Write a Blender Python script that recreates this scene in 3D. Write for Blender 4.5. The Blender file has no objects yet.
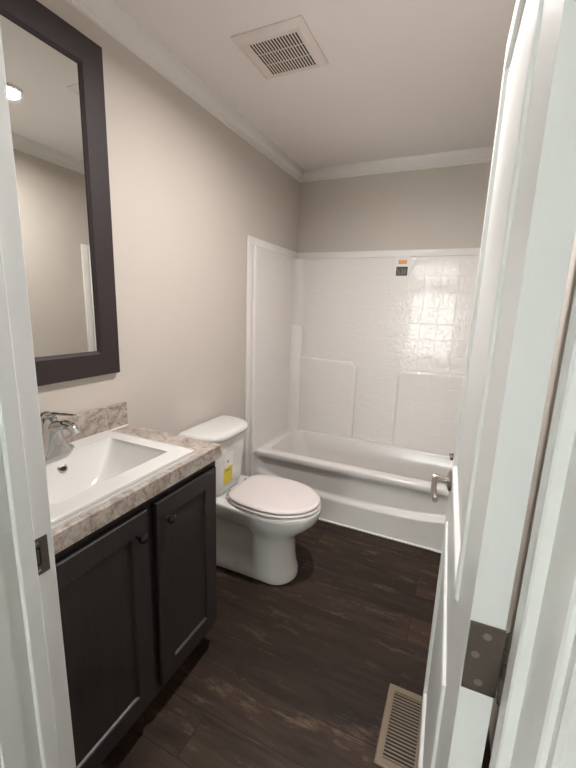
import bpy, bmesh, math
from math import radians, sin, cos, pi
from mathutils import Vector, Matrix

S = bpy.context.scene
COL = S.collection

# ------------------------------------------------------------------ camera
cam_d = bpy.data.cameras.new('camera')
cam = bpy.data.objects.new('camera', cam_d)
COL.objects.link(cam)
cam_d.sensor_fit = 'VERTICAL'
cam_d.sensor_height = 36.0
cam_d.lens = 378.7 / 768 * 36.0
cam_d.clip_start = 0.01
_Rz = Matrix.Rotation(radians(24.456), 3, 'Z')
_Rx = Matrix.Rotation(radians(78.408), 3, 'X')
_Rr = Matrix.Rotation(radians(1.952), 3, 'Z')
cam.matrix_world = Matrix.Translation((1.2402, -2.8222, 1.37)) @ (_Rz @ _Rx @ _Rr).to_4x4()
S.camera = cam

# ------------------------------------------------------------------ world: daylight outside the unseen, added hall window
W = bpy.data.worlds.new('daylight'); S.world = W; W.use_nodes = True
bg = W.node_tree.nodes['Background']
bg.inputs['Color'].default_value = (0.985, 1.0, 0.975, 1)
bg.inputs['Strength'].default_value = 17.5

S.view_settings.view_transform = 'Standard'
S.view_settings.look = 'None'
S.view_settings.gamma = 1.0
S.view_settings.exposure = 0.12
S.view_settings.use_curve_mapping = False

LAMP_POWER = 21.0
LAMP_COL = (1.0, 0.96, 0.955)
HALL_POWER = 14.0

# room dimensions (metres).  left wall x=0, back wall y=0, doorway wall y=YF
XR = 1.47; YF = -2.39; YH = -2.527; ZC = 2.35
JL = 0.533; JR = 1.33          # door jamb faces
HD = 2.04                      # underside of head jamb
HX0, HX1, HY = -0.6, 2.5, -4.7 # hallway

# hallway window portal (guides sampling of the daylight through the window)
pl = bpy.data.lights.new('hall_window_portal', 'AREA'); pl.shape = 'RECTANGLE'; pl.size = 0.80; pl.size_y = 1.72
pl.cycles.is_portal = True
po = bpy.data.objects.new('hall_window_portal', pl); COL.objects.link(po)
po.location = (0.68, HY - 0.06, 1.36); po.rotation_euler = (radians(90), 0, 0)

# ------------------------------------------------------------------ materials
def new_mat(name):
    m = bpy.data.materials.new(name); m.use_nodes = True
    return m, m.node_tree, m.node_tree.nodes['Principled BSDF']

def nd(t, typ, **kw):
    n = t.nodes.new(typ)
    for k, v in kw.items():
        if hasattr(n, k): setattr(n, k, v)
        else: n.inputs[k].default_value = v
    return n

def simple(name, col, rough=0.5, metal=0.0, bump=0.0, scale=200.0, coat=0.0, var=0.0, dist=0.001, spec=0.5):
    m, t, p = new_mat(name)
    p.inputs['Base Color'].default_value = (*col, 1)
    p.inputs['Roughness'].default_value = rough
    p.inputs['Metallic'].default_value = metal
    p.inputs['Coat Weight'].default_value = coat
    p.inputs['Specular IOR Level'].default_value = spec
    tc = nd(t, 'ShaderNodeTexCoord')
    n = nd(t, 'ShaderNodeTexNoise'); n.inputs['Scale'].default_value = scale; n.inputs['Detail'].default_value = 3
    t.links.new(tc.outputs['Object'], n.inputs['Vector'])
    if bump:
        b = nd(t, 'ShaderNodeBump'); b.inputs['Strength'].default_value = bump; b.inputs['Distance'].default_value = dist
        t.links.new(n.outputs['Fac'], b.inputs['Height']); t.links.new(b.outputs['Normal'], p.inputs['Normal'])
    r = nd(t, 'ShaderNodeValToRGB')
    v = max(var, 0.004)
    r.color_ramp.elements[0].position = 0.3; r.color_ramp.elements[1].position = 0.7
    r.color_ramp.elements[0].color = (*[c * (1 - v) for c in col], 1)
    r.color_ramp.elements[1].color = (*[min(1, c * (1 + v)) for c in col], 1)
    t.links.new(n.outputs['Fac'], r.inputs['Fac']); t.links.new(r.outputs['Color'], p.inputs['Base Color'])
    return m

M_wall = simple('painted_wall', (0.56, 0.51, 0.455), 0.75, bump=0.25, scale=260, dist=0.0008, spec=0.3)
M_ceil = simple('ceiling_paint', (0.86, 0.81, 0.785), 0.8, bump=0.5, scale=140, dist=0.0015, spec=0.25)
M_trim = simple('white_trim_paint', (0.77, 0.745, 0.71), 0.35, bump=0.05, scale=60, dist=0.0006)
M_jamb = simple('white_door_paint', (0.72, 0.73, 0.71), 0.3, bump=0.12, scale=45, dist=0.0006)
M_hall = simple('hall_wall_paint', (0.62, 0.60, 0.56), 0.8, bump=0.2, scale=200)
M_porc = simple('white_porcelain', (0.70, 0.69, 0.66), 0.1, coat=0.6, scale=5)
M_seat = simple('white_seat_plastic', (0.69, 0.63, 0.605), 0.28, scale=5)
M_tub = simple('white_tub_gelcoat', (0.68, 0.655, 0.625), 0.18, coat=0.4, bump=0.05, scale=14, dist=0.002)
M_plast = simple('warm_white_plastic', (0.76, 0.68, 0.635), 0.45, scale=80)
M_chrome = simple('polished_chrome', (0.62, 0.62, 0.62), 0.10, metal=1.0, scale=30)
M_nickel = simple('satin_nickel', (0.42, 0.38, 0.34), 0.28, metal=1.0, scale=90, bump=0.1, dist=0.0003)
M_hinge = simple('aged_nickel_hinge', (0.17, 0.145, 0.125), 0.38, metal=0.9, scale=120, bump=0.2, dist=0.0003, var=0.06)
M_black = simple('black_knob', (0.012, 0.011, 0.011), 0.22, scale=30)
M_dark = simple('dark_cavity', (0.012, 0.010, 0.010), 0.8, scale=30)
M_regist = simple('tan_register_metal', (0.20, 0.155, 0.11), 0.42, metal=0.25, scale=60, var=0.04)
M_paper = simple('white_label_paper', (0.72, 0.70, 0.68), 0.5, scale=100)
M_orange = simple('orange_label_ink', (0.62, 0.27, 0.05), 0.5, scale=100)
M_blackink = simple('black_label_ink', (0.02, 0.015, 0.012), 0.4, scale=100)
M_grayink = simple('grey_label_ink', (0.16, 0.13, 0.09), 0.4, scale=100)
M_yellow = simple('yellow_label_ink', (0.62, 0.50, 0.02), 0.45, scale=60, var=0.1)
M_hfloor = simple('hall_floor', (0.09, 0.07, 0.06), 0.5, scale=20, var=0.2)

def wood_dark(name):
    m, t, p = new_mat(name)
    tc = nd(t, 'ShaderNodeTexCoord'); mp = nd(t, 'ShaderNodeMapping'); mp.inputs['Scale'].default_value = (60, 60, 3.0)
    n = nd(t, 'ShaderNodeTexNoise'); n.inputs['Scale'].default_value = 1.3; n.inputs['Detail'].default_value = 6; n.inputs['Roughness'].default_value = 0.65
    r = nd(t, 'ShaderNodeValToRGB')
    e = r.color_ramp.elements
    e[0].position = 0.30; e[0].color = (0.0145, 0.0115, 0.010, 1)
    e[1].position = 0.75; e[1].color = (0.034, 0.028, 0.024, 1)
    t.links.new(tc.outputs['Object'], mp.inputs['Vector']); t.links.new(mp.outputs['Vector'], n.inputs['Vector'])
    t.links.new(n.outputs['Fac'], r.inputs['Fac']); t.links.new(r.outputs['Color'], p.inputs['Base Color'])
    b = nd(t, 'ShaderNodeBump'); b.inputs['Strength'].default_value = 0.15; b.inputs['Distance'].default_value = 0.0006
    t.links.new(n.outputs['Fac'], b.inputs['Height']); t.links.new(b.outputs['Normal'], p.inputs['Normal'])
    p.inputs['Roughness'].default_value = 0.42
    return m
M_cab = wood_dark('espresso_stained_wood')
M_frame = simple('espresso_mirror_frame', (0.021, 0.012, 0.012), 0.6, scale=90, var=0.15, bump=0.08)

def laminate():
    m, t, p = new_mat('marbled_beige_laminate')
    tc = nd(t, 'ShaderNodeTexCoord')
    n1 = nd(t, 'ShaderNodeTexNoise'); n1.inputs['Scale'].default_value = 14; n1.inputs['Detail'].default_value = 8; n1.inputs['Roughness'].default_value = 0.62; n1.inputs['Distortion'].default_value = 2.2
    n2 = nd(t, 'ShaderNodeTexNoise'); n2.inputs['Scale'].default_value = 55; n2.inputs['Detail'].default_value = 5; n2.inputs['Distortion'].default_value = 1.2
    mx = nd(t, 'ShaderNodeMath', operation='MULTIPLY_ADD'); mx.inputs[1].default_value = 0.6
    t.links.new(tc.outputs['Object'], n1.inputs['Vector']); t.links.new(tc.outputs['Object'], n2.inputs['Vector'])
    ml = nd(t, 'ShaderNodeMath', operation='MULTIPLY'); ml.inputs[1].default_value = 0.42
    t.links.new(n2.outputs['Fac'], ml.inputs[0])
    t.links.new(n1.outputs['Fac'], mx.inputs[0]); t.links.new(ml.outputs[0], mx.inputs[2])
    r = nd(t, 'ShaderNodeValToRGB'); e = r.color_ramp.elements
    e[0].position = 0.38; e[0].color = (0.20, 0.155, 0.125, 1)
    e[1].position = 0.66; e[1].color = (0.50, 0.44, 0.385, 1)
    x = r.color_ramp.elements.new(0.48); x.color = (0.33, 0.275, 0.235, 1)
    x = r.color_ramp.elements.new(0.545); x.color = (0.43, 0.37, 0.32, 1)
    t.links.new(mx.outputs[0], r.inputs['Fac']); t.links.new(r.outputs['Color'], p.inputs['Base Color'])
    p.inputs['Roughness'].default_value = 0.38
    return m
M_lam = laminate()

def plank_floor():
    m, t, p = new_mat('dark_wood_plank_vinyl')
    tc = nd(t, 'ShaderNodeTexCoord'); mp = nd(t, 'ShaderNodeMapping'); mp.inputs['Location'].default_value = (0.33, 1.672, 0)
    t.links.new(tc.outputs['Object'], mp.inputs['Vector'])
    br = nd(t, 'ShaderNodeTexBrick'); br.offset = 0.37; br.squash = 1.0
    br.inputs['Scale'].default_value = 1; br.inputs['Brick Width'].default_value = 0.92; br.inputs['Row Height'].default_value = 0.15
    br.inputs['Mortar Size'].default_value = 0.0016; br.inputs['Mortar Smooth'].default_value = 0.4; br.inputs['Bias'].default_value = 0.0
    br.inputs['Color1'].default_value = (0.0, 0, 0, 1); br.inputs['Color2'].default_value = (1, 1, 1, 1); br.inputs['Mortar'].default_value = (0.5, 0.5, 0.5, 1)
    t.links.new(mp.outputs['Vector'], br.inputs['Vector'])
    # offset the grain per plank
    add = nd(t, 'ShaderNodeVectorMath', operation='MULTIPLY_ADD')
    add.inputs[1].default_value = (7, 13, 5)
    t.links.new(br.outputs['Color'], add.inputs[0]); t.links.new(mp.outputs['Vector'], add.inputs[2])
    sc = nd(t, 'ShaderNodeMapping'); sc.inputs['Scale'].default_value = (3.2, 22, 1)
    t.links.new(add.outputs[0], sc.inputs['Vector'])
    n = nd(t, 'ShaderNodeTexNoise'); n.inputs['Scale'].default_value = 1.0; n.inputs['Detail'].default_value = 9; n.inputs['Roughness'].default_value = 0.68; n.inputs['Distortion'].default_value = 0.4
    t.links.new(sc.outputs['Vector'], n.inputs['Vector'])
    base = nd(t, 'ShaderNodeValToRGB'); e = base.color_ramp.elements
    e[0].position = 0.32; e[0].color = (0.018, 0.0115, 0.0088, 1)
    e[1].position = 0.70; e[1].color = (0.058, 0.037, 0.026, 1)
    t.links.new(n.outputs['Fac'], base.inputs['Fac'])
    # worn, pale patches with ragged edges
    sc2 = nd(t, 'ShaderNodeMapping'); sc2.inputs['Scale'].default_value = (4.2, 16, 1); sc2.inputs['Location'].default_value = (3.1, 0.7, 0)
    t.links.new(add.outputs[0], sc2.inputs['Vector'])
    n2 = nd(t, 'ShaderNodeTexNoise'); n2.inputs['Scale'].default_value = 1.1; n2.inputs['Detail'].default_value = 10; n2.inputs['Roughness'].default_value = 0.78
    t.links.new(sc2.outputs['Vector'], n2.inputs['Vector'])
    r2 = nd(t, 'ShaderNodeValToRGB'); e = r2.color_ramp.elements
    e[0].position = 0.54; e[0].color = (0, 0, 0, 1); e[1].position = 0.68; e[1].color = (0.8, 0.8, 0.8, 1)
    t.links.new(n2.outputs['Fac'], r2.inputs['Fac'])
    mix = nd(t, 'ShaderNodeMixRGB'); mix.inputs['Color2'].default_value = (0.155, 0.108, 0.075, 1)
    t.links.new(r2.outputs['Color'], mix.inputs['Fac']); t.links.new(base.outputs['Color'], mix.inputs['Color1'])
    # plank tone variation
    hv = nd(t, 'ShaderNodeMixRGB', blend_type='MULTIPLY'); hv.inputs['Fac'].default_value = 1.0
    r3 = nd(t, 'ShaderNodeValToRGB'); e = r3.color_ramp.elements
    e[0].color = (0.62, 0.60, 0.60, 1); e[1].color = (1.25, 1.18, 1.10, 1)
    t.links.new(br.outputs['Color'], r3.inputs['Fac'])
    t.links.new(mix.outputs['Color'], hv.inputs['Color1']); t.links.new(r3.outputs['Color'], hv.inputs['Color2'])
    mo = nd(t, 'ShaderNodeMixRGB'); mo.inputs['Color2'].default_value = (0.012, 0.008, 0.007, 1)
    t.links.new(br.outputs['Fac'], mo.inputs['Fac']); t.links.new(hv.outputs['Color'], mo.inputs['Color1'])
    t.links.new(mo.outputs['Color'], p.inputs['Base Color'])
    b = nd(t, 'ShaderNodeBump'); b.inputs['Strength'].default_value = 0.3; b.inputs['Distance'].default_value = 0.0012
    t.links.new(n.outputs['Fac'], b.inputs['Height']); t.links.new(b.outputs['Normal'], p.inputs['Normal'])
    p.inputs['Roughness'].default_value = 0.55
    p.inputs['Specular IOR Level'].default_value = 0.22
    return m
M_floor = plank_floor()

def tile_panel(ripple=0.0044):
    # moulded fibreglass wall with an embossed 10 cm tile grid and wavy gel coat
    m, t, p = new_mat('embossed_tile_gelcoat')
    p.inputs['Base Color'].default_value = (0.76, 0.725, 0.69, 1)
    p.inputs['Roughness'].default_value = 0.07
    p.inputs['Coat Weight'].default_value = 0.3
    tc = nd(t, 'ShaderNodeTexCoord'); sep = nd(t, 'ShaderNodeSeparateXYZ'); cmb = nd(t, 'ShaderNodeCombineXYZ')
    t.links.new(tc.outputs['Object'], sep.inputs[0]); t.links.new(sep.outputs['X'], cmb.inputs['X']); t.links.new(sep.outputs['Z'], cmb.inputs['Y'])
    br = nd(t, 'ShaderNodeTexBrick'); br.offset = 0.0
    br.inputs['Scale'].default_value = 1; br.inputs['Brick Width'].default_value = 0.107; br.inputs['Row Height'].default_value = 0.107
    br.inputs['Mortar Size'].default_value = 0.004; br.inputs['Mortar Smooth'].default_value = 1.0
    t.links.new(cmb.outputs[0], br.inputs['Vector'])
    n = nd(t, 'ShaderNodeTexNoise'); n.inputs['Scale'].default_value = 38; n.inputs['Detail'].default_value = 2.0; n.inputs['Distortion'].default_value = 0.6
    t.links.new(tc.outputs['Object'], n.inputs['Vector'])
    b1 = nd(t, 'ShaderNodeBump'); b1.inputs['Strength'].default_value = 0.6; b1.inputs['Distance'].default_value = ripple
    b2 = nd(t, 'ShaderNodeBump', invert=True); b2.inputs['Strength'].default_value = 0.45; b2.inputs['Distance'].default_value = 0.0018
    t.links.new(n.outputs['Fac'], b1.inputs['Height']); t.links.new(br.outputs['Fac'], b2.inputs['Height'])
    t.links.new(b1.outputs['Normal'], b2.inputs['Normal']); t.links.new(b2.outputs['Normal'], p.inputs['Normal'])
    return m
M_tile = tile_panel()
M_ledge = tile_panel(0.0008)

def glass_mat():
    m, t, p = new_mat('clear_window_glass')
    p.inputs['Base Color'].default_value = (0.95, 0.98, 0.97, 1); p.inputs['Roughness'].default_value = 0.0
    p.inputs['Transmission Weight'].default_value = 1.0; p.inputs['IOR'].default_value = 1.02
    return m
M_glass = glass_mat()
M_mirror = simple('silvered_mirror', (0.80, 0.81, 0.78), 0.015, metal=1.0, scale=2)

def emit_mat(name, col, st):
    m, t, p = new_mat(name)
    p.inputs['Base Color'].default_value = (*col, 1)
    p.inputs['Emission Color'].default_value = (*col, 1); p.inputs['Emission Strength'].default_value = st
    return m
M_lamp = emit_mat('lit_lamp_diffuser', (1.0, 0.95, 0.91), 34.0)

# ------------------------------------------------------------------ helpers
def link(name, bm, mat, parent=None, smooth=True, angle=35):
    bmesh.ops.remove_doubles(bm, verts=bm.verts, dist=1e-6)
    bmesh.ops.recalc_face_normals(bm, faces=bm.faces)
    me = bpy.data.meshes.new(name); bm.to_mesh(me); bm.free()
    if mat is not None: me.materials.append(mat)
    if smooth:
        for f in me.polygons: f.use_smooth = True
        me.set_sharp_from_angle(angle=radians(angle))
    o = bpy.data.objects.new(name, me); COL.objects.link(o)
    if parent is not None:
        o.parent = parent
        o.matrix_parent_inverse = Matrix.Translation(-Vector(parent.location)) if parent.type == 'EMPTY' and parent.rotation_euler.z == 0 else (parent.matrix_basis.inverted() if parent.type == 'EMPTY' else Matrix.Identity(4))
    return o

def struct(o, label=None):
    o['kind'] = 'structure'
    if label: o['label'] = label
    return o

def thing(name, label, cat, loc, group=None):
    o = bpy.data.objects.new(name, None); o.empty_display_size = 0.05
    COL.objects.link(o); o.location = loc
    o['label'] = label; o['category'] = cat
    if group: o['group'] = group
    return o

def bx(bm, x0, x1, y0, y1, z0, z1, bev=0.0, seg=2):
    t = bmesh.new()
    r = bmesh.ops.create_cube(t, size=1.0)
    bmesh.ops.scale(t, vec=(abs(x1 - x0), abs(y1 - y0), abs(z1 - z0)), verts=t.verts)
    bmesh.ops.translate(t, vec=((x0 + x1) / 2, (y0 + y1) / 2, (z0 + z1) / 2), verts=t.verts)
    if bev:
        bmesh.ops.bevel(t, geom=t.edges[:], offset=bev, segments=seg, affect='EDGES', profile=0.5)
    merge(bm, t)
    return bm

def merge(bm, t, mtx=None):
    me = bpy.data.meshes.new('tmp'); 
    if mtx is not None: bmesh.ops.transform(t, matrix=mtx, verts=t.verts)
    t.to_mesh(me); t.free(); bm.from_mesh(me); bpy.data.meshes.remove(me)

def box(name, x0, x1, y0, y1, z0, z1, mat, parent=None, bev=0.0, seg=2):
    bm = bmesh.new(); bx(bm, x0, x1, y0, y1, z0, z1, bev, seg)
    return link(name, bm, mat, parent)

def loft(bm, rings, cap0=True, cap1=True, close=True):
    R = [[bm.verts.new(p) for p in r] for r in rings]
    n = len(R[0])
    for a, b in zip(R[:-1], R[1:]):
        for i in range(n if close else n - 1):
            j = (i + 1) % n
            try: bm.faces.new((a[i], a[j], b[j], b[i]))
            except ValueError: pass
    if cap0: bm.faces.new(R[0][::-1])
    if cap1: bm.faces.new(R[-1])
    return R

def rrect(x0, x1, y0, y1, r, z, n=8):
    pts = []
    for cx, cy, a0 in ((x1 - r, y1 - r, 0), (x0 + r, y1 - r, 90), (x0 + r, y0 + r, 180), (x1 - r, y0 + r, 270)):
        for k in range(n + 1):
            a = radians(a0 + 90 * k / n)
            pts.append((cx + r * cos(a), cy + r * sin(a), z))
    return pts

def lathe(bm, prof, n=28, mtx=None, cap=True):
    t = bmesh.new()
    rings = [[(r * cos(2 * pi * k / n), r * sin(2 * pi * k / n), z) for k in range(n)] for r, z in prof]
    loft(t, rings, cap, cap)
    merge(bm, t, mtx)

def tube(bm, pts, radii, n=14, flat=1.0, up=Vector((0, 0, 1))):
    pts = [Vector(p) for p in pts]
    rings = []
    for i, p in enumerate(pts):
        d = (pts[min(i + 1, len(pts) - 1)] - pts[max(i - 1, 0)]).normalized()
        s = d.cross(up)
        if s.length < 1e-4: s = d.cross(Vector((0, 1, 0)))
        s.normalize(); u = s.cross(d).normalized()
        r = radii[i] if isinstance(radii, (list, tuple)) else radii
        rings.append([tuple(p + s * r * cos(2 * pi * k / n) + u * r * flat * sin(2 * pi * k / n)) for k in range(n)])
    loft(bm, rings)

def smooth_path(pts, sub=6):
    P = [Vector(p) for p in pts]; out = []
    for i in range(len(P) - 1):
        a = P[max(i - 1, 0)]; b = P[i]; c = P[i + 1]; d = P[min(i + 2, len(P) - 1)]
        for k in range(sub):
            t = k / sub
            out.append(0.5 * ((2 * b) + (-a + c) * t + (2 * a - 5 * b + 4 * c - d) * t * t + (-a + 3 * b - 3 * c + d) * t ** 3))
    out.append(P[-1]); return out

def sstep(a, b, x):
    t = max(0.0, min(1.0, (x - a) / (b - a))); return t * t * (3 - 2 * t)

def lerp(tab, x):
    if x <= tab[0][0]: return tab[0][1]
    for (a, va), (b, vb) in zip(tab[:-1], tab[1:]):
        if x <= b: return va + (vb - va) * (x - a) / (b - a)
    return tab[-1][1]

# ================================================================== THE SETTING
def slab(name, x0, x1, y0, y1, z0, z1, mat, label=None):
    return struct(box(name, x0, x1, y0, y1, z0, z1, mat), label)

slab('floor', -0.1, XR + 0.1, YF - 0.005, 0.1, -0.06, 0, M_floor, 'dark brown wood-look plank bathroom floor')
slab('floor_hall', HX0, HX1, HY, YF - 0.005, -0.06, 0, M_hfloor)
slab('ceiling', -0.1, XR + 0.1, YF, 0.1, ZC, ZC + 0.08, M_ceil, 'textured pale bathroom ceiling')
slab('ceiling_hall', HX0 - 0.1, HX1 + 0.1, HY, YF, ZC + 0.09, ZC + 0.17, M_ceil)
slab('wall_left', -0.1, 0, YF, 0.1, 0, ZC, M_wall, 'beige left bathroom wall')
slab('wall_back', 0, XR, 0, 0.1, 0, ZC, M_wall, 'beige wall above the tub surround')
slab('wall_right', XR, XR + 0.1, YF, 0.1, 0, ZC, M_wall, 'beige right bathroom wall seen in the mirror')
# doorway wall with its opening
bm = bmesh.new()
T = 0.019
bx(bm, HX0, JL - T, YH, YF, 0, ZC + 0.09)
bx(bm, JR + T, HX1, YH, YF, 0, ZC + 0.09)
bx(bm, JL - T, JR + T, YH, YF, HD + T, ZC + 0.09)
struct(link('wall_front', bm, M_wall, smooth=False), 'wall around the bathroom doorway')
# hallway shell; unseen window added to supply daylight and glare on the tiles
bm = bmesh.new()
bx(bm, HX0 - 0.1, HX0, HY - 0.1, YH, 0, ZC + 0.09)
struct(link('wall_hall_left', bm, M_hall, smooth=False))
bm = bmesh.new(); bx(bm, HX1, HX1 + 0.1, HY - 0.1, YH, 0, ZC + 0.09)
struct(link('wall_hall_right', bm, M_hall, smooth=False))
WX0, WX1, WZ0, WZ1 = 0.28, 1.08, 0.50, 2.22
bm = bmesh.new()
bx(bm, HX0, WX0, HY - 0.1, HY, 0, ZC + 0.09); bx(bm, WX1, HX1, HY - 0.1, HY, 0, ZC + 0.09)
bx(bm, WX0, WX1, HY - 0.1, HY, 0, WZ0); bx(bm, WX0, WX1, HY - 0.1, HY, WZ1, ZC + 0.09)
struct(link('wall_hall_back', bm, M_hall, smooth=False))
bm = bmesh.new()
for a in ((WX0, WX0 + .04, WZ0, WZ1), (WX1 - .04, WX1, WZ0, WZ1), (WX0, WX1, WZ0, WZ0 + .04), (WX0, WX1, WZ1 - .04, WZ1), (WX0, WX1, 1.12, 1.15), (WX0, WX1, 1.66, 1.92), (0.665, 0.695, WZ0, WZ1)):
    bx(bm, a[0], a[1], HY - 0.09, HY - 0.02, a[2], a[3])
wn = struct(link('added_window_1', bm, M_trim, smooth=False), 'white framed hall window, added unseen behind the camera for daylight')
box('pane', WX0 + .04, WX1 - .04, HY - 0.058, HY - 0.054, WZ0 + .04, WZ1 - .04, M_glass, wn)

# crown moulding, mitred in the corners: (out from wall, down from ceiling)
CR = [(0, 0.0), (0.046, 0.0), (0.046, 0.006), (0.040, 0.012), (0.036, 0.022), (0.028, 0.034), (0.018, 0.045), (0.013, 0.051), (0.013, 0.056), (0.008, 0.060), (0.008, 0.068), (0.0, 0.072)]
def crown(name, fn, label):
    bm = bmesh.new()
    a = [fn(o, 0) + (ZC - d,) for o, d in CR]; b = [fn(o, 1) + (ZC - d,) for o, d in CR]
    loft(bm, [a, b])
    return struct(link(name, bm, M_trim, angle=50), label)
crown('trim_1', lambda o, e: (o, (-o) if e else (YF + o)), 'white crown moulding along the left wall')
crown('trim_2', lambda o, e: ((XR - o) if e else o, -o), 'white crown moulding along the back wall')
crown('trim_3', lambda o, e: (XR - o, (-o) if e else (YF + o)), 'white crown moulding along the right wall')
crown('trim_4', lambda o, e: ((XR - o) if e else o, YF + o), 'white crown moulding above the doorway')

# door jambs (each one board with its stop)
def jamb_profile(face, s, z0, z1):
    # s=+1: jamb on the left, board lies to -x of face.  stop protrudes by +s*0.011
    b = 0.002
    P = [(face - s * T, YF), (face - s * b, YF), (face, YF - b), (face, -2.431), (face + s * 0.011 - s * b, -2.431), (face + s * 0.011, -2.431 - b),
         (face + s * 0.011, -2.462 + b), (face + s * 0.011 - s * b, -2.462), (face, -2.462), (face, YH + b), (face - s * b, YH), (face - s * T, YH)]
    bm = bmesh.new(); loft(bm, [[(x, y, z0) for x, y in P], [(x, y, z1) for x, y in P]])
    return bm
jl = struct(link('trim_5', jamb_profile(JL, 1, 0, HD), M_jamb, angle=20), 'white left door jamb with a strike plate')
jr = struct(link('trim_6', jamb_profile(JR, -1, 0, HD), M_jamb, angle=20), 'white right door jamb beside the hinge')
bm = bmesh.new(); bx(bm, JL - T, JR + T, YH, YF, HD, HD + T); bx(bm, JL, JR, -2.462, -2.431, HD - 0.011, HD)
struct(link('trim_7', bm, M_jamb, smooth=False), 'white head jamb over the doorway')
# hall side casings
def casing(name, x0, s, label):
    prof = [(0, 0), (0, 0.010), (0.004, 0.013), (0.016, 0.015), (0.022, 0.012), (0.034, 0.013), (0.048, 0.018), (0.057, 0.018), (0.057, 0)]
    bm = bmesh.new()
    P = [(x0 + s * a, YH - b) for a, b in prof]
    loft(bm, [[(x, y, 0) for x, y in P], [(x, y, HD + 0.06) for x, y in P]])
    return struct(link(name, bm, M_jamb, angle=25), label)
casing('trim_8', JR + 0.006, 1, 'white casing on the hall side, right of the doorway')
casing('trim_9', JL - 0.006, -1, 'white casing on the hall side, left of the doorway')

# strike plate on the left jamb
bm = bmesh.new()
zc_, z0_, z1_ = 0.872, 0.833, 0.911
# plate drawn as a slab in the y-z plane with a slot
yA, yB = -2.4405, -2.403
sl = (-2.432, -2.418, 0.853, 0.893)
for y0, y1, a, b in ((yA, sl[0], z0_, z1_), (sl[1], yB, z0_, z1_), (sl[0], sl[1], z0_, sl[2]), (sl[0], sl[1], sl[3], z1_)):
    bx(bm, JL, JL + 0.0016, y0, y1, a, b)
sp = link('strike_plate', bm, M_hinge, jl, smooth=False)
sp['label'] = 'dark metal strike plate'
box('latch_slot', JL, JL + 0.0004, sl[0], sl[1], sl[2], sl[3], M_dark, sp)
bm = bmesh.new(); bx(bm, JL, JL + 0.0035, -2.427, -2.4215, 0.858, 0.888, 0.0008); link('latch_tab', bm, M_hinge, sp)
for z in (0.843, 0.902):
    bm = bmesh.new(); lathe(bm, [(0.0035, 0), (0.0035, 0.0006), (0.002, 0.001)], 16, Matrix.Translation((JL + 0.0016, -2.424, z)) @ Matrix.Rotation(radians(90), 4, 'Y'))
    link('screw', bm, M_nickel, sp)

# ------------------------------------------------------------------ the open door
hx, hy = 1.2835, -2.4006
DW, DT = 0.795, 0.035
ang = math.atan2(0.8013, -0.0285)      # direction hinge -> free edge
door = bpy.data.objects.new('door_1', None); COL.objects.link(door)
door.location = (hx, hy, 0.012); door.rotation_euler = (0, 0, ang)
struct(door, 'white two-panel door standing open on the right')
DM = Matrix.Translation((hx, hy, 0.012)) @ Matrix.Rotation(ang, 4, 'Z')
# local frame: x along width from hinge, +y = face towards the room's left, z up; slab occupies y in [-DT, 0]
def dlink(name, bm, mat, parent=None, **k):
    me_o = link(name, bm, mat, None, **k)
    me_o.parent = parent or door
    return me_o
DZ = 2.012
def door_face(bm, y0, sgn):
    # flat face with two moulded recessed panels
    xs = [0.0, 0.15, 0.658, DW]
    panels = [(0.15, 0.658, 0.18, 0.764), (0.15, 0.658, 0.939, 1.899)]
    def quad(a, b, c, d, y):
        v = [bm.verts.new((p[0], y, p[1])) for p in (a, b, c, d)]; bm.faces.new(v if sgn > 0 else v[::-1])
    # surrounding rails / stiles
    cells = [(0, 0.15, 0, DZ), (0.658, DW, 0, DZ), (0.15, 0.658, 0, 0.18), (0.15, 0.658, 0.764, 0.939), (0.15, 0.658, 1.899, DZ)]
    E_ = 0.010
    cells = [(0, 0.15 - E_, 0, DZ), (0.658 + E_, DW, 0, DZ), (0.15 - E_, 0.658 + E_, 0, 0.18 - E_), (0.15 - E_, 0.658 + E_, 0.764 + E_, 0.939 - E_), (0.15 - E_, 0.658 + E_, 1.899 + E_, DZ)]
    for a, b, c, d in cells: quad((a, c), (b, c), (b, d), (a, d), y0)
    steps = [(-0.010, 0), (-0.007, -0.0045), (-0.002, -0.0060), (0.004, -0.0045), (0.009, 0.0040), (0.018, 0.0050), (0.030, 0.0030)]
    for a, b, c, d in panels:
        rings = [[(a + o, y0 - sgn * dd, c + o), (b - o, y0 - sgn * dd, c + o), (b - o, y0 - sgn * dd, d - o), (a + o, y0 - sgn * dd, d - o)] for o, dd in steps]
        loft(bm, rings, False, True)
bm = bmesh.new()
door_face(bm, 0.0, 1); door_face(bm, -DT, -1)
for a, b in (((0, 0), (0, -DT)), ((DW, 0), (DW, -DT))):
    bm.faces.new([bm.verts.new(p) for p in ((a[0], a[1], 0), (b[0], b[1], 0), (b[0], b[1], DZ), (a[0], a[1], DZ))])
for z in (0, DZ):
    bm.faces.new([bm.verts.new(p) for p in ((0, 0, z), (DW, 0, z), (DW, -DT, z), (0, -DT, z))])
leaf = dlink('door_leaf', bm, M_jamb, angle=12)
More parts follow.
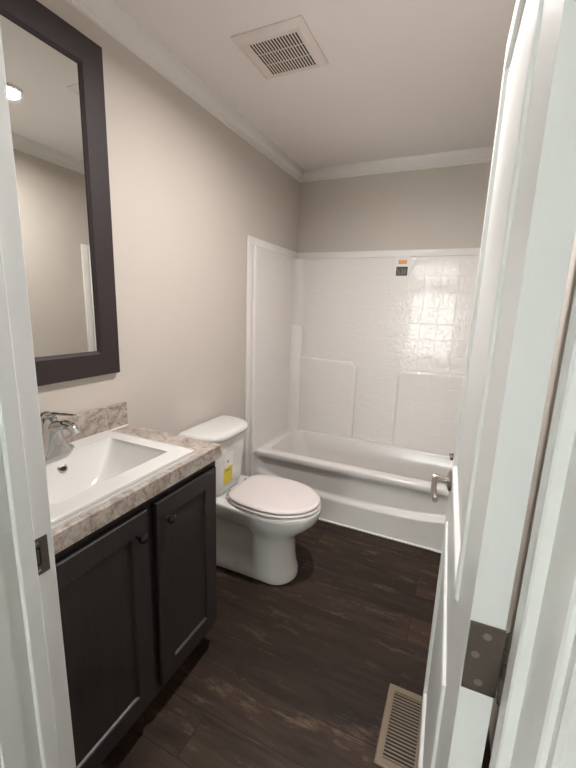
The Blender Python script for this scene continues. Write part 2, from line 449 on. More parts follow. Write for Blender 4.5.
# hinges: one leaf on the door's edge (local x=0 plane), knuckles by the jamb
def hinge(zc):
    bm = bmesh.new()
    bx(bm, -0.0022, 0.0, -DT - 0.001, -0.0005, zc - 0.045, zc + 0.045, 0.0006, 1)
    h = dlink('hinge', bm, M_hinge); h['label'] = 'dark brushed metal butt hinge'
    for k in range(5):
        z0 = zc - 0.045 + k * 0.018
        b2 = bmesh.new(); lathe(b2, [(0.0045, z0 + 0.0005), (0.0055, z0 + 0.0015), (0.0055, z0 + 0.0165), (0.0045, z0 + 0.0175)], 14, Matrix.Translation((-0.005, -DT - 0.006, 0)))
        dlink('knuckle', b2, M_hinge, h)
    for y, z in ((-0.019, 0.031), (-0.010, 0.004), (-0.017, -0.031)):
        b3 = bmesh.new(); lathe(b3, [(0.0044, 0), (0.0042, 0.0004), (0.0034, 0.0005)], 16, Matrix.Translation((-0.0022, y, zc + z)) @ Matrix.Rotation(radians(-90), 4, 'Y'))
        bx(b3, -0.0030, -0.0026, y - 0.003, y + 0.003, zc + z - 0.0006, zc + z + 0.0006)
        dlink('hinge_screw', b3, M_nickel, h)
hinge(0.975)
# lever handle on the face towards the room
lx, lz = DW - 0.062, 0.868
bm = bmesh.new()
lathe(bm, [(0.031, 0), (0.032, 0.003), (0.030, 0.007), (0.022, 0.011), (0.014, 0.013)], 32, Matrix.Translation((lx, 0, lz)) @ Matrix.Rotation(radians(-90), 4, 'X'))
hd = dlink('door_handle', bm, M_nickel); hd['label'] = 'satin nickel lever handle'
bm = bmesh.new()
lathe(bm, [(0.010, 0.011), (0.0095, 0.03), (0.012, 0.034), (0.0125, 0.050), (0.011, 0.054)], 24, Matrix.Translation((lx, 0, lz)) @ Matrix.Rotation(radians(-90), 4, 'X'))
dlink('spindle', bm, M_nickel, hd)
bm = bmesh.new()
tube(bm, smooth_path([(lx + 0.006, 0.042, lz), (lx - 0.02, 0.045, lz - 0.002), (lx - 0.055, 0.047, lz - 0.006), (lx - 0.092, 0.043, lz - 0.013), (lx - 0.108, 0.040, lz - 0.018)]), 0.0078, 14, 1.25)
dlink('lever', bm, M_nickel, hd)
bm = bmesh.new(); bx(bm, DW - 0.0005, DW + 0.0015, -0.030, -0.005, lz - 0.028, lz + 0.028, 0.0005, 1)
dlink('latch_plate', bm, M_nickel, hd)
# the matching handle on the far side of the door
bm = bmesh.new()
lathe(bm, [(0.031, 0), (0.032, 0.003), (0.030, 0.007), (0.012, 0.012), (0.0115, 0.045), (0.010, 0.05)], 28, Matrix.Translation((lx, -DT, lz)) @ Matrix.Rotation(radians(90), 4, 'X'))
tube(bm, smooth_path([(lx + 0.006, -DT - 0.040, lz), (lx - 0.055, -DT - 0.044, lz - 0.004), (lx - 0.105, -DT - 0.040, lz - 0.016)]), 0.0075, 12, 1.2)
dlink('far_handle', bm, M_nickel)

# ================================================================== BATHTUB AND SURROUND
TY = -0.655     # apron front
RZ = 0.392      # rim height
tub = thing('bathtub', 'white one-piece bathtub and moulded shower surround against the back wall', 'bathtub', (0.735, -0.33, 0))
def g(x): return x
X0, X1 = 0.030, XR - 0.03
# basin and rim
bm = bmesh.new()
rings = [rrect(X0 - 0.02, X1 + 0.02, TY, -0.02, 0.006, RZ - 0.035), rrect(X0 - 0.02, X1 + 0.02, TY - 0.004, -0.02, 0.006, RZ - 0.012), rrect(X0 - 0.02, X1 + 0.02, TY, -0.02, 0.006, RZ - 0.004),
         rrect(X0 - 0.016, X1 + 0.016, TY + 0.008, -0.024, 0.006, RZ),
         rrect(X0 + 0.045, X1 - 0.05, TY + 0.062, -0.098, 0.075, RZ), rrect(X0 + 0.052, X1 - 0.057, TY + 0.070, -0.105, 0.078, RZ - 0.003),
         rrect(X0 + 0.060, X1 - 0.063, TY + 0.077, -0.112, 0.080, RZ - 0.014), rrect(X0 + 0.085, X1 - 0.075, TY + 0.095, -0.130, 0.09, RZ - 0.12),
         rrect(X0 + 0.150, X1 - 0.095, TY + 0.115, -0.150, 0.10, RZ - 0.25), rrect(X0 + 0.20, X1 - 0.12, TY + 0.135, -0.17, 0.10, RZ - 0.295),
         rrect(X0 + 0.27, X1 - 0.17, TY + 0.19, -0.22, 0.08, RZ - 0.31)]
loft(bm, rings, False, True)
link('basin', bm, M_tub, tub, angle=60)
# apron with its bowed step
bm = bmesh.new()
nx, nz = 60, 44
def step_z(x):
    u = (x - 0.735) / 0.70
    return 0.170 + 0.085 * abs(u) ** 3.0
grid = []
for j in range(nz + 1):
    z = (RZ - 0.035) * j / nz
    row = []
    for i in range(nx + 1):
        x = X0 - 0.02 + (X1 - X0 + 0.04) * i / nx
        s = step_z(x)
        y = TY + 0.026 * sstep(s - 0.018, s + 0.016, z) * (1 - sstep(RZ - 0.075, RZ - 0.035, z)) * sstep(0.0, 0.07, min(x - X0 + 0.02, X1 + 0.02 - x)) + 0.002
        row.append(bm.verts.new((x, y, z)))
    grid.append(row)
for j in range(nz):
    for i in range(nx): bm.faces.new((grid[j][i], grid[j][i + 1], grid[j + 1][i + 1], grid[j + 1][i]))
# turn the ends back to the wall so that the apron has depth
for i in (0, nx):
    col = [grid[j][i] for j in range(nz + 1)]; back = [bm.verts.new((v.co.x, -0.60, v.co.z)) for v in col]
    for a in range(nz): bm.faces.new((col[a], col[a + 1], back[a + 1], back[a]))
link('apron', bm, M_tub, tub, angle=60)
box('floor_bead', X0 - 0.02, X1 + 0.02, TY - 0.010, TY + 0.002, 0.0, 0.010, M_trim, tub, 0.003)
# upright surround walls
ST = 1.728
bm = bmesh.new()
def plan(z):
    P = [(0.002, -0.705), (0.018, -0.705), (0.026, -0.700), (0.030, -0.690), (0.030, -0.688), (0.030, -0.16)]
    r = 0.07
    for k in range(9):
        a = radians(180 - 90 * k / 8); P.append((X0 + r + r * cos(a), -0.06 - r + r * sin(a)))
    P += [(X0 + r + 0.002, -0.06), (X0 + r + 0.02, -0.06), (X1 - r - 0.02, -0.06), (X1 - r - 0.002, -0.06)]
    for k in range(9):
        a = radians(90 - 90 * k / 8); P.append((X1 - r + r * cos(a), -0.06 - r + r * sin(a)))
    P += [(X1, -0.16), (X1, -0.688), (X1, -0.690), (XR - 0.026, -0.700), (XR - 0.018, -0.705), (XR - 0.002, -0.705)]
    return P
prof = [(RZ - 0.01, 0), (0.5, 0), (1.0, 0), (1.60, 0), (1.705, 0), (1.7055, 0), (1.715, 0.001), (1.724, 0.004), (ST, 0.012)]
P0 = plan(0)
def shr(p, o):
    x, y = p
    return ((x - o) if x < 0.4 else ((x + o) if x > XR - 0.4 else x), min(y + o, -0.003) if y > -0.3 else y)
loft(bm, [[shr(p, o) + (z,) for p in P0] for z, o in prof], False, False, close=False)
# lower flange beside the apron
bx(bm, 0.002, 0.018, -0.705, -0.64, 0.0, RZ); bx(bm, XR - 0.018, XR - 0.002, -0.705, -0.64, 0.0, RZ)
# top return to the studs
bx(bm, 0.001, 0.018, -0.70, -0.003, ST - 0.004, ST); bx(bm, XR - 0.018, XR - 0.001, -0.70, -0.003, ST - 0.004, ST); bx(bm, 0.002, XR - 0.002, -0.048, -0.003, ST - 0.004, ST)
link('wall_panel', bm, M_tile, tub, angle=40)
# moulded ledges standing out of the back panel
def ledge(name, x0, x1, z0, z1, yb, yf, r, mat=M_ledge, rl=None):
    bm = bmesh.new()
    def ring(o, y):
        pts = []
        n = 10
        rr = max(r - o, 0.004)
        pts.append((x0 + o if rl is None else x0 + o, y, z0)) 
        if rl == 'left' or rl == 'both':
            for k in range(n + 1):
                a = radians(180 - 90 * k / n); pts.append((x0 + o + rr + rr * cos(a), y, z1 - o - rr + rr * sin(a)))
        else:
            pts += [(x0, y, z1 - o)] * 1
        if rl == 'right' or rl == 'both':
            for k in range(n + 1):
                a = radians(90 - 90 * k / n); pts.append((x1 - o - rr + rr * cos(a), y, z1 - o - rr + rr * sin(a)))
        else:
            pts += [(x1, y, z1 - o)]
        pts.append((x1 - o, y, z0))
        return pts
    loft(bm, [ring(0, yb), ring(0.0, yf + 0.022), ring(0.004, yf + 0.010), ring(0.011, yf + 0.003), ring(0.022, yf), ring(0.024, yf), ring(0.03, yf)], False, True)
    return link(name, bm, mat, tub, angle=50)
ledge('back_ledge', X0 - 0.01, 0.548, RZ - 0.004, 0.985, -0.055, -0.100, 0.055, rl='right')
ledge('back_ledge', 0.852, X1 + 0.01, RZ - 0.004, 0.962, -0.055, -0.100, 0.055, rl='left')
# corner column with a small soap shelf on top
for xa, s in ((X0, 1), (X1, -1)):
    bm = bmesh.new()
    rg = []
    for z, q in ((RZ - 0.003, 0.088), (1.215, 0.074), (1.228, 0.068), (1.232, 0.058)):
        rg.append([(xa - s * 0.004, -0.056, z)] + [(xa + s * q * cos(radians(a)), -0.06 - q * sin(radians(a)), z) for a in range(0, 91, 9)] )
    loft(bm, rg, False, True)
    link('soap_shelf', bm, M_ledge, tub, angle=50)
# flat trim strip around the surround
bm = bmesh.new()
def stripy(bm, x0, x1, y0, y1, z0, z1): bx(bm, x0, x1, y0, y1, z0, z1, 0.003, 2)
stripy(bm, 0.001, 0.013, -0.765, -0.712, 0.0, 1.776); stripy(bm, XR - 0.013, XR - 0.001, -0.765, -0.712, 0.0, 1.776)
stripy(bm, 0.001, 0.013, -0.713, -0.001, 1.728, 1.776); stripy(bm, XR - 0.013, XR - 0.001, -0.713, -0.001, 1.728, 1.776)
stripy(bm, 0.012, XR - 0.012, -0.013, -0.001, 1.728, 1.776)
link('trim_strip', bm, M_trim, tub)
# tub spout on the right end wall
bm = bmesh.new()
tube(bm, smooth_path([(X1 - 0.001, -0.36, 0.505), (X1 - 0.06, -0.36, 0.505), (X1 - 0.12, -0.36, 0.500), (1.250, -0.36, 0.480)]), 0.022, 16, 1.0)
sp_ = link('tub_spout', bm, M_hinge, tub); sp_['label'] = 'dark metal tub spout'
# sticker
stk = box('sticker', 0.757, 0.857, -0.0615, -0.0605, 1.585, 1.728, M_paper, tub); stk['label'] = 'white sticker with orange and black print'
box('orange_print', 0.782, 0.838, -0.0620, -0.0615, 1.677, 1.703, M_orange, stk)
box('black_print', 0.770, 0.846, -0.0620, -0.0615, 1.600, 1.660, M_blackink, stk)
bm = bmesh.new()
for a in ((0.779, 0.792, 1.611, 1.616), (0.779, 0.792, 1.630, 1.634), (0.776, 0.781, 1.634, 1.648), (0.789, 0.794, 1.616, 1.630), (0.808, 0.813, 1.610, 1.648), (0.822, 0.826, 1.610, 1.648), (0.832, 0.836, 1.616, 1.642)):
    bx(bm, a[0], a[1], -0.0624, -0.0620, a[2], a[3])
link('grey_print', bm, M_grayink, stk, smooth=False)

# ================================================================== VANITY
van = thing('vanity_cabinet', 'dark espresso two-door vanity cabinet under the marbled countertop', 'cabinet', (0.22, -2.06, 0))
YA, YB = -2.386, -1.727     # far left, right end
bm = bmesh.new()
def vr(o, z, y1o=None): return [(0.002 + o, YA + o, z), (0.455 - o, YA + o, z), (0.455 - o, YB - o, z), (0.002 + o, YB - o, z)]
loft(bm, [vr(0, 0.095), vr(0, 0.818), vr(0.017, 0.818), vr(0.017, 0.112)])   # open-topped carcass, the bowl hangs inside
link('body', bm, M_cab, van, angle=20)
bm = bmesh.new(); bx(bm, 0.002, 0.395, YA, YB, 0.0, 0.097); link('toe_kick', bm, M_cab, van)
def cab_door(y0, y1, z0, z1, knob_y, sl=0.062):
    xf, xb = 0.4735, 0.4555
    bm = bmesh.new()
    st = 0.062
    def R(o, x):
        a = o + (sl - st if o >= st else 0)
        return [(x, y0 + a, z0 + o), (x, y1 - o, z0 + o), (x, y1 - o, z1 - o), (x, y0 + a, z1 - o)]
    loft(bm, [R(0, xb), R(0, xf - 0.004), R(0.004, xf), R(st, xf), R(st + 0.003, xf - 0.003), R(st + 0.005, xf - 0.009), R(st + 0.010, xf - 0.009)], True, True)
    d = link('door', bm, M_cab, van, angle=15)
    kb = bmesh.new()
    lathe(kb, [(0.007, 0), (0.0062, 0.003), (0.0055, 0.009), (0.008, 0.013), (0.0135, 0.017), (0.0150, 0.022), (0.0135, 0.027), (0.008, 0.030), (0.002, 0.031)], 24, Matrix.Translation((xf, knob_y, 0.722)) @ Matrix.Rotation(radians(90), 4, 'Y'))
    k = link('knob', kb, M_black, d); k['label'] = 'round black knob'
cab_door(-2.050, -1.745, 0.125, 0.786, -2.008)
cab_door(-2.383, -2.080, 0.125, 0.786, -2.122, 0.024)

ct = thing('countertop', 'beige and grey marbled laminate countertop on the vanity cabinet', 'countertop', (0.24, -2.06, 0.82))
# slab with the sink cut-out
bm = bmesh.new()
cx0, cx1, cy0, cy1 = 0.0015, 0.481, -2.388, -1.722
hx0, hx1, hy0, hy1 = 0.075, 0.435, -2.33, -1.88
for a in ((cx0, hx0, cy0, cy1), (hx1, cx1, cy0, cy1), (hx0, hx1, cy0, hy0), (hx0, hx1, hy1, cy1)):
    pass
def RR(z, o=0.0): return [(cx0, cy0, z), (cx1 - o, cy0, z), (cx1 - o, cy1 - o, z), (cx0, cy1 - o, z)]
def HH(z): return [(hx0, hy0, z), (hx1, hy0, z), (hx1, hy1, z), (hx0, hy1, z)]
ZT = 0.866
loft(bm, [HH(0.8185), RR(0.8185), RR(ZT - 0.002), RR(ZT, 0.002), HH(ZT), HH(0.8185)], False, False)
link('slab', bm, M_lam, ct, angle=20)
bm = bmesh.new(); bx(bm, 0.0015, 0.020, -2.388, -1.727, ZT, 0.9625, 0.0012, 1); link('backsplash', bm, M_lam, ct)
box('caulk_line', 0.0195, 0.0245, -2.387, -1.730, ZT - 0.0005, ZT + 0.0045, M_trim, ct)

# ------------------------------------------------------------------ sink
sink = thing('sink', 'white rectangular drop-in sink set in the marbled countertop', 'sink', (0.25, -2.10, ZT))
SX0, SX1, SY0, SY1 = 0.045, 0.458, -2.350, -1.848
ZS = 0.884; CYS = -2.10
bx0, bx1, by0, by1 = 0.127, 0.395, -2.295, -1.905
ZB = 0.762
def sink_z(x, y):
    if not (bx0 < x < bx1 and by0 < y < by1): return ZS
    hw = (by1 - by0) / 2
    ze = ZB + (ZS - ZB) * (abs(y - CYS) / hw) ** 3.0
    zb = ZB + (ZS - ZB) * max(0.0, (0.190 - x) / (0.190 - bx0)) ** 1.5
    zf = ZB + (ZS - ZB) * max(0.0, (x - 0.352) / (bx1 - 0.352)) ** 1.2
    k = 55.0
    z = math.log(math.exp(k * (ze - ZB)) + math.exp(k * (zb - ZB)) + math.exp(k * (zf - ZB)) - 2) / k + ZB
    edge = min(x - bx0, bx1 - x, y - by0, by1 - y)
    return min(z, ZS) - 0.006 * sstep(0, 0.004, edge) * sstep(0.03, 0.0, edge) * 0.6
def axis(a, b, c, d, n):
    L = [a, a + 0.004] + [c - 0.004, c - 0.001] + [c + (d - c) * k / n for k in range(n + 1)] + [d + 0.001, d + 0.004] + [b - 0.004, b]
    return sorted(set(round(v, 5) for v in L + [c + 0.002, c + 0.004, d - 0.002, d - 0.004]))
gx = axis(SX0 + 0.004, SX1 - 0.004, bx0, bx1, 60); gy = axis(SY0 + 0.004, SY1 - 0.004, by0, by1, 80)
bm = bmesh.new()
G = [[bm.verts.new((x, y, sink_z(x, y))) for y in gy] for x in gx]
for i in range(len(gx) - 1):
    for j in range(len(gy) - 1): bm.faces.new((G[i][j], G[i + 1][j], G[i + 1][j + 1], G[i][j + 1]))
# outer skirt: rounded edge, then a stepped lip down to the counter
loop = [G[i][0] for i in range(len(gx))] + [G[-1][j] for j in range(1, len(gy))] + [G[i][-1] for i in range(len(gx) - 2, -1, -1)] + [G[0][j] for j in range(len(gy) - 2, 0, -1)]
def outset(v, o, z):
    x, y = v.co.x, v.co.y
    ex = -1 if x <= SX0 + 0.0045 else (1 if x >= SX1 - 0.0045 else 0); ey = -1 if y <= SY0 + 0.0045 else (1 if y >= SY1 - 0.0045 else 0)
    return bm.verts.new((x + ex * o, y + ey * o, z))
prev = loop
for o, z in ((0.003, ZS - 0.001), (0.004, ZS - 0.004), (0.0045, ZS - 0.008), (0.0015, ZS - 0.0095), (0.0015, ZS - 0.0115), (0.0065, ZS - 0.0125), (0.0070, ZT + 0.0002)):
    cur = [outset(v, o, z) for v in loop]
    for a in range(len(loop)):
        b = (a + 1) % len(loop); bm.faces.new((prev[a], prev[b], cur[b], cur[a]))
    prev = cur
link('sink_bowl', bm, M_porc, sink, angle=38)
# overflow ring and drain
def on_sink(x, y): return sink_z(x, y)
ox, oy = 0.1395, -2.100
oz = on_sink(ox, oy)
tm = Matrix.Translation((ox, oy, oz)) @ Matrix.Rotation(radians(52), 4, 'Y')
bm = bmesh.new(); lathe(bm, [(0.0105, 0.0005), (0.0115, 0.0022), (0.0145, 0.0022), (0.0165, 0.0), (0.0165, -0.003), (0.0105, -0.003)], 28, tm, cap=False)
ov = link('overflow_ring', bm, M_chrome, sink)
bm = bmesh.new(); lathe(bm, [(0.0110, -0.0005), (0.0108, 0.0008)], 20, tm); link('overflow_hole', bm, M_dark, ov)
bm = bmesh.new(); lathe(bm, [(0.022, -0.003), (0.0225, 0.001), (0.020, 0.003), (0.017, 0.002), (0.016, 0.004), (0.010, 0.006), (0.001, 0.0065)], 32, Matrix.Translation((0.215, -2.10, ZB - 0.0025)))
link('drain', bm, M_chrome, sink)

# ------------------------------------------------------------------ faucet
fau = thing('faucet', 'chrome single-handle faucet on the back of the white sink', 'faucet', (0.09, -2.10, ZS))
FY = -2.105
bm = bmesh.new()
loft(bm, [rrect(0.058, 0.118, FY - 0.078, FY + 0.078, 0.028, ZS), rrect(0.056, 0.120, FY - 0.080, FY + 0.080, 0.030, ZS + 0.004), rrect(0.060, 0.116, FY - 0.076, FY + 0.076, 0.027, ZS + 0.010), rrect(0.066, 0.110, FY - 0.066, FY + 0.066, 0.021, ZS + 0.014)])
link('base', bm, M_chrome, fau, angle=50)
bm = bmesh.new()
def R2(w, x0, x1, z): return rrect(x0, x1, FY - w, FY + w, min(w, (x1 - x0) / 2) * 0.9, z)
loft(bm, [R2(0.062, 0.060, 0.140, ZS + 0.006), R2(0.056, 0.062, 0.140, ZS + 0.016), R2(0.046, 0.062, 0.138, ZS + 0.035), R2(0.037, 0.062, 0.134, ZS + 0.06), R2(0.031, 0.062, 0.138, ZS + 0.088), R2(0.027, 0.065, 0.132, ZS + 0.110), R2(0.021, 0.070, 0.124, ZS + 0.124), R2(0.008, 0.085, 0.105, ZS + 0.129)])
link('body', bm, M_chrome, fau, angle=60)
bm = bmesh.new()
tube(bm, smooth_path([(0.095, FY, ZS + 0.080), (0.140, FY, ZS + 0.104), (0.185, FY, ZS + 0.114), (0.214, FY, ZS + 0.108), (0.224, FY, ZS + 0.092)]), [0.020] * 7 + [0.018] * 6 + [0.016] * 6 + [0.0145] * 6, 18, 0.8)
link('spout', bm, M_chrome, fau, angle=60)
bm = bmesh.new()
tube(bm, smooth_path([(0.080, FY, ZS + 0.126), (0.120, FY, ZS + 0.138), (0.175, FY, ZS + 0.145), (0.225, FY, ZS + 0.150)]), [0.015] * 4 + [0.012] * 5 + [0.008] * 5 + [0.0065] * 5, 16, 0.5)
lathe(bm, [(0.021, ZS + 0.118), (0.022, ZS + 0.128), (0.017, ZS + 0.137), (0.006, ZS + 0.141)], 22, Matrix.Translation((0.092, FY, 0)))
link('handle', bm, M_chrome, fau, angle=60)

# ------------------------------------------------------------------ mirror
mir = thing('wall_mirror', 'tall wall mirror in a flat dark espresso frame above the vanity', 'mirror', (0.0, -2.07, 1.65))
MY0, MY1, MZ0, MZ1 = -2.386, -1.753, 1.092, 2.205; FW = 0.092
bm = bmesh.new()
def R(o, x): return [(x, MY0 + o, MZ0 + o), (x, MY1 - o, MZ0 + o), (x, MY1 - o, MZ1 - o), (x, MY0 + o, MZ1 - o)]
loft(bm, [R(0, 0.001), R(0, 0.0205), R(0.0025, 0.023), R(FW - 0.012, 0.021), R(FW - 0.008, 0.018), R(FW - 0.003, 0.016), R(FW, 0.012), R(FW, 0.004), R(FW, 0.001)], False, False)
link('frame', bm, M_frame, mir, angle=20)
box('mirror_glass', 0.002, 0.0115, MY0 + FW - 0.004, MY1 - FW + 0.004, MZ0 + FW - 0.004, MZ1 - FW + 0.004, M_mirror, mir)

# ================================================================== TOILET (axis along +x, centred on y = TC)
TC = -1.222
toi = thing('toilet', 'white two-piece toilet with closed seat lid between vanity and tub', 'toilet', (0.36, TC, 0))
def egg(xa, xb, hw, hwb, z, xm=0.46, n=22, rb=0.03, col=0.0):
    up = []
    for k in range(n + 1):
        a = radians(90 * k / n); up.append((xm + (xb - xm) * cos(a), hw * sin(a)))
    m = 24
    for k in range(1, m + 1):
        t = k / m; x = xm + (xa + rb - xm) * t
        we = hwb + (hw - hwb) * math.sqrt(max(0.0, 1 - t * t))
        wsx = hw + (hwb - hw) * sstep(0.400, 0.365, x)
        up.append((x, we + (wsx - we) * col))
    for k in range(1, 7):
        a = radians(90 * k / 6); up.append((xa + rb - rb * sin(a), hwb - rb + rb * cos(a)))
    lo = [(x, -y) for x, y in up[::-1]][:-1]
    return [(x, TC + y, z) for x, y in up + lo[0:]]
bm = bmesh.new()
rows = [  # z, xa, xb, hw, hwb, xm, step between column and rear body
    (0.000, 0.125, 0.594, 0.112, 0.118, 0.49, 0), (0.012, 0.123, 0.596, 0.114, 0.120, 0.49, 0), (0.040, 0.130, 0.592, 0.112, 0.115, 0.49, 0.3),
    (0.052, 0.11, 0.584, 0.111, 0.084, 0.49, 1), (0.12, 0.10, 0.576, 0.106, 0.084, 0.49, 1), (0.18, 0.10, 0.574, 0.105, 0.084, 0.49, 1),
    (0.225, 0.10, 0.580, 0.108, 0.080, 0.485, 1), (0.26, 0.10, 0.606, 0.122, 0.090, 0.48, 0.7), (0.295, 0.09, 0.650, 0.145, 0.106, 0.47, 0.25),
    (0.325, 0.08, 0.682, 0.163, 0.122, 0.465, 0), (0.350, 0.07, 0.697, 0.173, 0.134, 0.46, 0), (0.372, 0.055, 0.702, 0.177, 0.140, 0.46, 0),
    (0.392, 0.05, 0.704, 0.179, 0.142, 0.46, 0), (0.399, 0.052, 0.703, 0.176, 0.140, 0.46, 0), (0.402, 0.058, 0.697, 0.169, 0.134, 0.46, 0)]
loft(bm, [egg(xa, xb, hw, hwb, z, xm, col=c) for z, xa, xb, hw, hwb, xm, c in rows])
link('bowl', bm, M_porc, toi, angle=70)
bm = bmesh.new()
so = [egg(0.245, 0.716, 0.183, 0.120, z, 0.46) for z in (0.4035, 0.406)]; 
loft(bm, [egg(0.250, 0.694, 0.173, 0.130, 0.4025), egg(0.245, 0.702, 0.180, 0.135, 0.408), egg(0.245, 0.702, 0.180, 0.135, 0.414), egg(0.249, 0.697, 0.175, 0.131, 0.4195),
          egg(0.300, 0.640, 0.115, 0.080, 0.4195, 0.46), egg(0.304, 0.635, 0.110, 0.076, 0.410, 0.46), egg(0.300, 0.640, 0.115, 0.080, 0.4025, 0.46), egg(0.250, 0.694, 0.173, 0.130, 0.4025)], False, False)
link('seat', bm, M_seat, toi, angle=60)
bm = bmesh.new()
loft(bm, [egg(0.252, 0.694, 0.174, 0.118, 0.4215, rb=0.012), egg(0.250, 0.698, 0.177, 0.120, 0.426, rb=0.012), egg(0.250, 0.698, 0.177, 0.120, 0.432, rb=0.012), egg(0.254, 0.692, 0.172, 0.116, 0.4385, rb=0.012), egg(0.27, 0.672, 0.155, 0.102, 0.4415, rb=0.012), egg(0.32, 0.63, 0.11, 0.07, 0.4430, rb=0.012)])
link('seat_lid', bm, M_seat, toi, angle=60)
for s in (-1, 1):
    bm = bmesh.new(); bx(bm, 0.232, 0.262, TC + s * 0.078 - 0.013, TC + s * 0.078 + 0.013, 0.402, 0.430, 0.005)
    lathe(bm, [(0.008, -0.022), (0.009, -0.02), (0.009, 0.02), (0.008, 0.022)], 16, Matrix.Translation((0.246, TC + s * 0.092, 0.422)) @ Matrix.Rotation(radians(90), 4, 'X'))
    h = link('hinge_cap', bm, M_chrome, toi)
# tank
TK = TC - 0.024
tank_rows = [(0.400, 0.060, 0.185, 0.105, 0.06), (0.408, 0.045, 0.200, 0.130, 0.065), (0.43, 0.036, 0.208, 0.136, 0.07), (0.50, 0.032, 0.213, 0.156, 0.08), (0.62, 0.028, 0.219, 0.175, 0.09), (0.708, 0.025, 0.224, 0.185, 0.095)]
bm = bmesh.new()
def bow(pts, k):   # slightly bowed front
    return [(x + (k * (1 - ((y - TK) / 0.21) ** 2) if x > 0.13 else 0), y, z) for x, y, z in pts]
def bowed_rrect(x0, x1, w, r, z, k): return bow(rrect(x0, x1, TK - w, TK + w, r, z, 10), k)
loft(bm, [bowed_rrect(a, b, w, r, z, 0.006) for z, a, b, w, r in tank_rows])
link('tank', bm, M_porc, toi, angle=60)
bm = bmesh.new()
def dshape(x0, x1, w, z, n=15):
    # back edge straight with small corners, front generously bowed
    pts = []
    rbk = 0.03; rf = min(0.135, x1 - x0 - rbk - 0.004)
    for k in range(n + 1):
        a = radians(90 * k / n); pts.append((x1 - rf + rf * cos(a), TK + w - rf * 0.9 + rf * 0.9 * sin(a), z))
    for k in range(5):
        a = radians(90 + 90 * k / 4); pts.append((x0 + rbk + rbk * cos(a), TK + w - rbk + rbk * sin(a), z))
    for k in range(5):
        a = radians(180 + 90 * k / 4); pts.append((x0 + rbk + rbk * cos(a), TK - w + rbk + rbk * sin(a), z))
    for k in range(n + 1):
        a = radians(270 + 90 * k / n); pts.append((x1 - rf + rf * cos(a), TK - w + rf * 0.9 + rf * 0.9 * sin(a), z))
    return bow(pts, 0.010)
loft(bm, [dshape(0.024, 0.230, 0.194, 0.7085), dshape(0.018, 0.238, 0.202, 0.714), dshape(0.016, 0.241, 0.206, 0.726), dshape(0.018, 0.238, 0.202, 0.738), dshape(0.028, 0.226, 0.189, 0.7455), dshape(0.045, 0.205, 0.170, 0.7485)])
link('tank_lid', bm, M_porc, toi, angle=60)
# yellow and white label stuck on the tank's front
def tank_x(y, z):
    return lerp([(r[0], r[2]) for r in tank_rows], z) + 0.006 * (1 - ((y - TK) / 0.21) ** 2)
def tank_label(name, y0, y1, z0, z1, mat, parent, lift):
    bm = bmesh.new(); n = 6
    f = [[(tank_x(y0 + (y1 - y0) * i / n, z0 + (z1 - z0) * j / n) + lift, y0 + (y1 - y0) * i / n, z0 + (z1 - z0) * j / n) for i in range(n + 1)] for j in range(n + 1)]
    V = [[bm.verts.new(p) for p in r] for r in f]
    B = [[bm.verts.new((p[0] - 0.0005, p[1], p[2])) for p in r] for r in f]
    for j in range(n):
        for i in range(n):
            bm.faces.new((V[j][i], V[j][i + 1], V[j + 1][i + 1], V[j + 1][i])); bm.faces.new((B[j][i], B[j + 1][i], B[j + 1][i + 1], B[j][i + 1]))
    for j in range(n):
        bm.faces.new((V[j][0], V[j + 1][0], B[j + 1][0], B[j][0])); bm.faces.new((V[j][n], B[j][n], B[j + 1][n], V[j + 1][n]))
        bm.faces.new((V[0][j], B[0][j], B[0][j + 1], V[0][j + 1])); bm.faces.new((V[n][j], V[n][j + 1], B[n][j + 1], B[n][j]))
    return link(name, bm, mat, parent)
lab = tank_label('label', -1.326, -1.250, 0.462, 0.632, M_paper, toi, 0.0010); lab['label'] = 'white and yellow sticker on the tank'
tank_label('yellow_print', -1.326, -1.250, 0.464, 0.554, M_yellow, lab, 0.0015)
tank_label('grey_print', -1.300, -1.286, 0.580, 0.590, M_grayink, lab, 0.0015)
tank_label('dark_print', -1.310, -1.276, 0.532, 0.541, M_grayink, lab, 0.0018)
# floor bolt cap
bm = bmesh.new(); lathe(bm, [(0.011, 0), (0.011, 0.006), (0.008, 0.012), (0.002, 0.014)], 16, Matrix.Translation((0.30, TC - 0.108, 0.046)))
link('bolt_cap', bm, M_porc, toi)

# ================================================================== CEILING FAN GRILLE
fan = thing('exhaust_fan', 'square white slotted exhaust fan grille on the ceiling', 'exhaust fan', (0.467, -1.30, ZC))
fx0, fx1, fy0, fy1 = 0.325, 0.612, -1.432, -1.150
ox0, ox1, oy0, oy1 = 0.379, 0.578, -1.391, -1.190
zf = ZC - 0.020
bm = bmesh.new()
def Q(x0, x1, y0, y1, z): return [(x0, y0, z), (x1, y0, z), (x1, y1, z), (x0, y1, z)]
loft(bm, [Q(fx0, fx1, fy0, fy1, ZC - 0.0005), Q(fx0, fx1, fy0, fy1, ZC - 0.006), Q(fx0 + 0.022, fx1 - 0.022, fy0 + 0.022, fy1 - 0.022, zf), Q(ox0, ox1, oy0, oy1, zf), Q(ox0, ox1, oy0, oy1, zf + 0.0030)], False, False)
link('cover', bm, M_plast, fan, angle=20)
box('dark_backing', ox0 - 0.002, ox1 + 0.002, oy0 - 0.002, oy1 + 0.002, zf + 0.0026, zf + 0.0040, M_dark, fan)
NS = 16
pitch = (ox1 - ox0) / NS
for k in range(NS + 1):
    x = ox0 + k * pitch
    w = 0.0027
    if k == 0: a, b = x, x + w
    elif k == NS: a, b = x - w, x
    else: a, b = x - w, x + w
    box('slat', a, b, oy0, oy1, zf - 0.0002, zf + 0.0012, M_plast, fan)
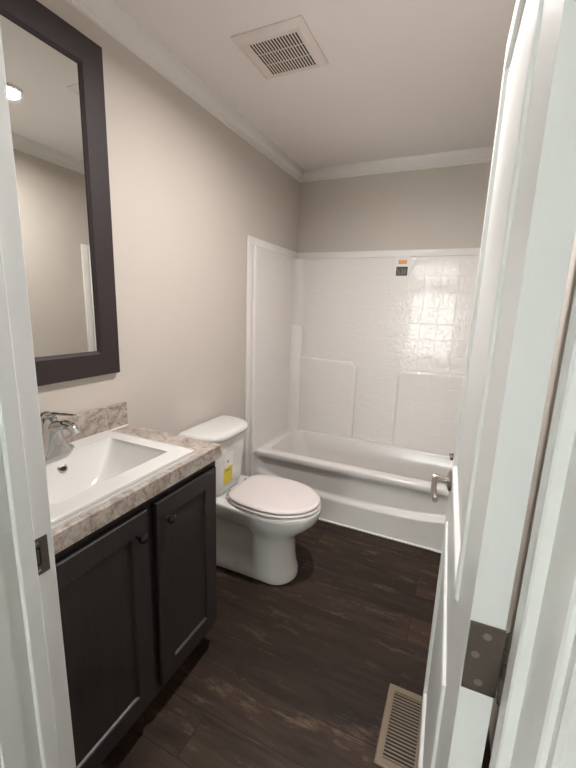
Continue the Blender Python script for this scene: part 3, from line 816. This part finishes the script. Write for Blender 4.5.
for k in (1, 2):
    y = oy0 + (oy1 - oy0) * k / 3
    box('cross_bar', ox0, ox1, y - 0.0010, y + 0.0010, zf + 0.0010, zf + 0.0022, M_plast, fan)

# ================================================================== FLOOR REGISTER
reg = thing('floor_register', 'tan metal slotted heating register in the floor beside the door', 'floor vent', (1.209, -1.727, 0))
rx0, rx1, ry0, ry1 = 1.139, 1.279, -1.866, -1.586
sx0, sx1, sy0, sy1 = 1.161, 1.254, -1.843, -1.611
bm = bmesh.new()
def rr_(x0, x1, y0, y1, r, z): return rrect(x0, x1, y0, y1, r, z, 4)
loft(bm, [rr_(rx0, rx1, ry0, ry1, 0.006, 0.0003), rr_(rx0, rx1, ry0, ry1, 0.006, 0.002), rr_(rx0 + 0.004, rx1 - 0.004, ry0 + 0.004, ry1 - 0.004, 0.004, 0.0055), rr_(sx0, sx1, sy0, sy1, 0.001, 0.0055), rr_(sx0, sx1, sy0, sy1, 0.001, 0.0012)], False, False)
link('frame', bm, M_regist, reg, angle=25)
box('dark_backing', sx0, sx1, sy0, sy1, 0.0004, 0.0014, M_dark, reg)
NL = 20
for k in range(NL):
    y = sy0 + (sy1 - sy0) * (k + 0.5) / NL
    box('louver', sx0, sx1, y - 0.0027, y + 0.0027, 0.0030, 0.0050, M_regist, reg)

# ================================================================== CEILING LAMP
LXY = (0.90, -1.53)
lamp = thing('ceiling_light', 'small round flush ceiling light, seen in the mirror', 'ceiling light', (LXY[0], LXY[1], ZC))
bm = bmesh.new()
lathe(bm, [(0.060, -0.0005), (0.060, -0.012), (0.052, -0.016), (0.050, -0.012), (0.050, -0.0005)], 40, Matrix.Translation((*LXY, ZC)), cap=False)
link('rim', bm, M_plast, lamp)
bm = bmesh.new(); lathe(bm, [(0.049, -0.010), (0.045, -0.016), (0.025, -0.021), (0.002, -0.022)], 36, Matrix.Translation((*LXY, ZC)))
link('diffuser', bm, M_lamp, lamp)
ld = bpy.data.lights.new('lamp_light', 'AREA'); ld.shape = 'DISK'; ld.size = 0.09; ld.spread = radians(167); ld.energy = LAMP_POWER; ld.color = LAMP_COL
lo = bpy.data.objects.new('lamp_light', ld); COL.objects.link(lo); lo.parent = lamp; lo.location = (0, 0, -0.026)
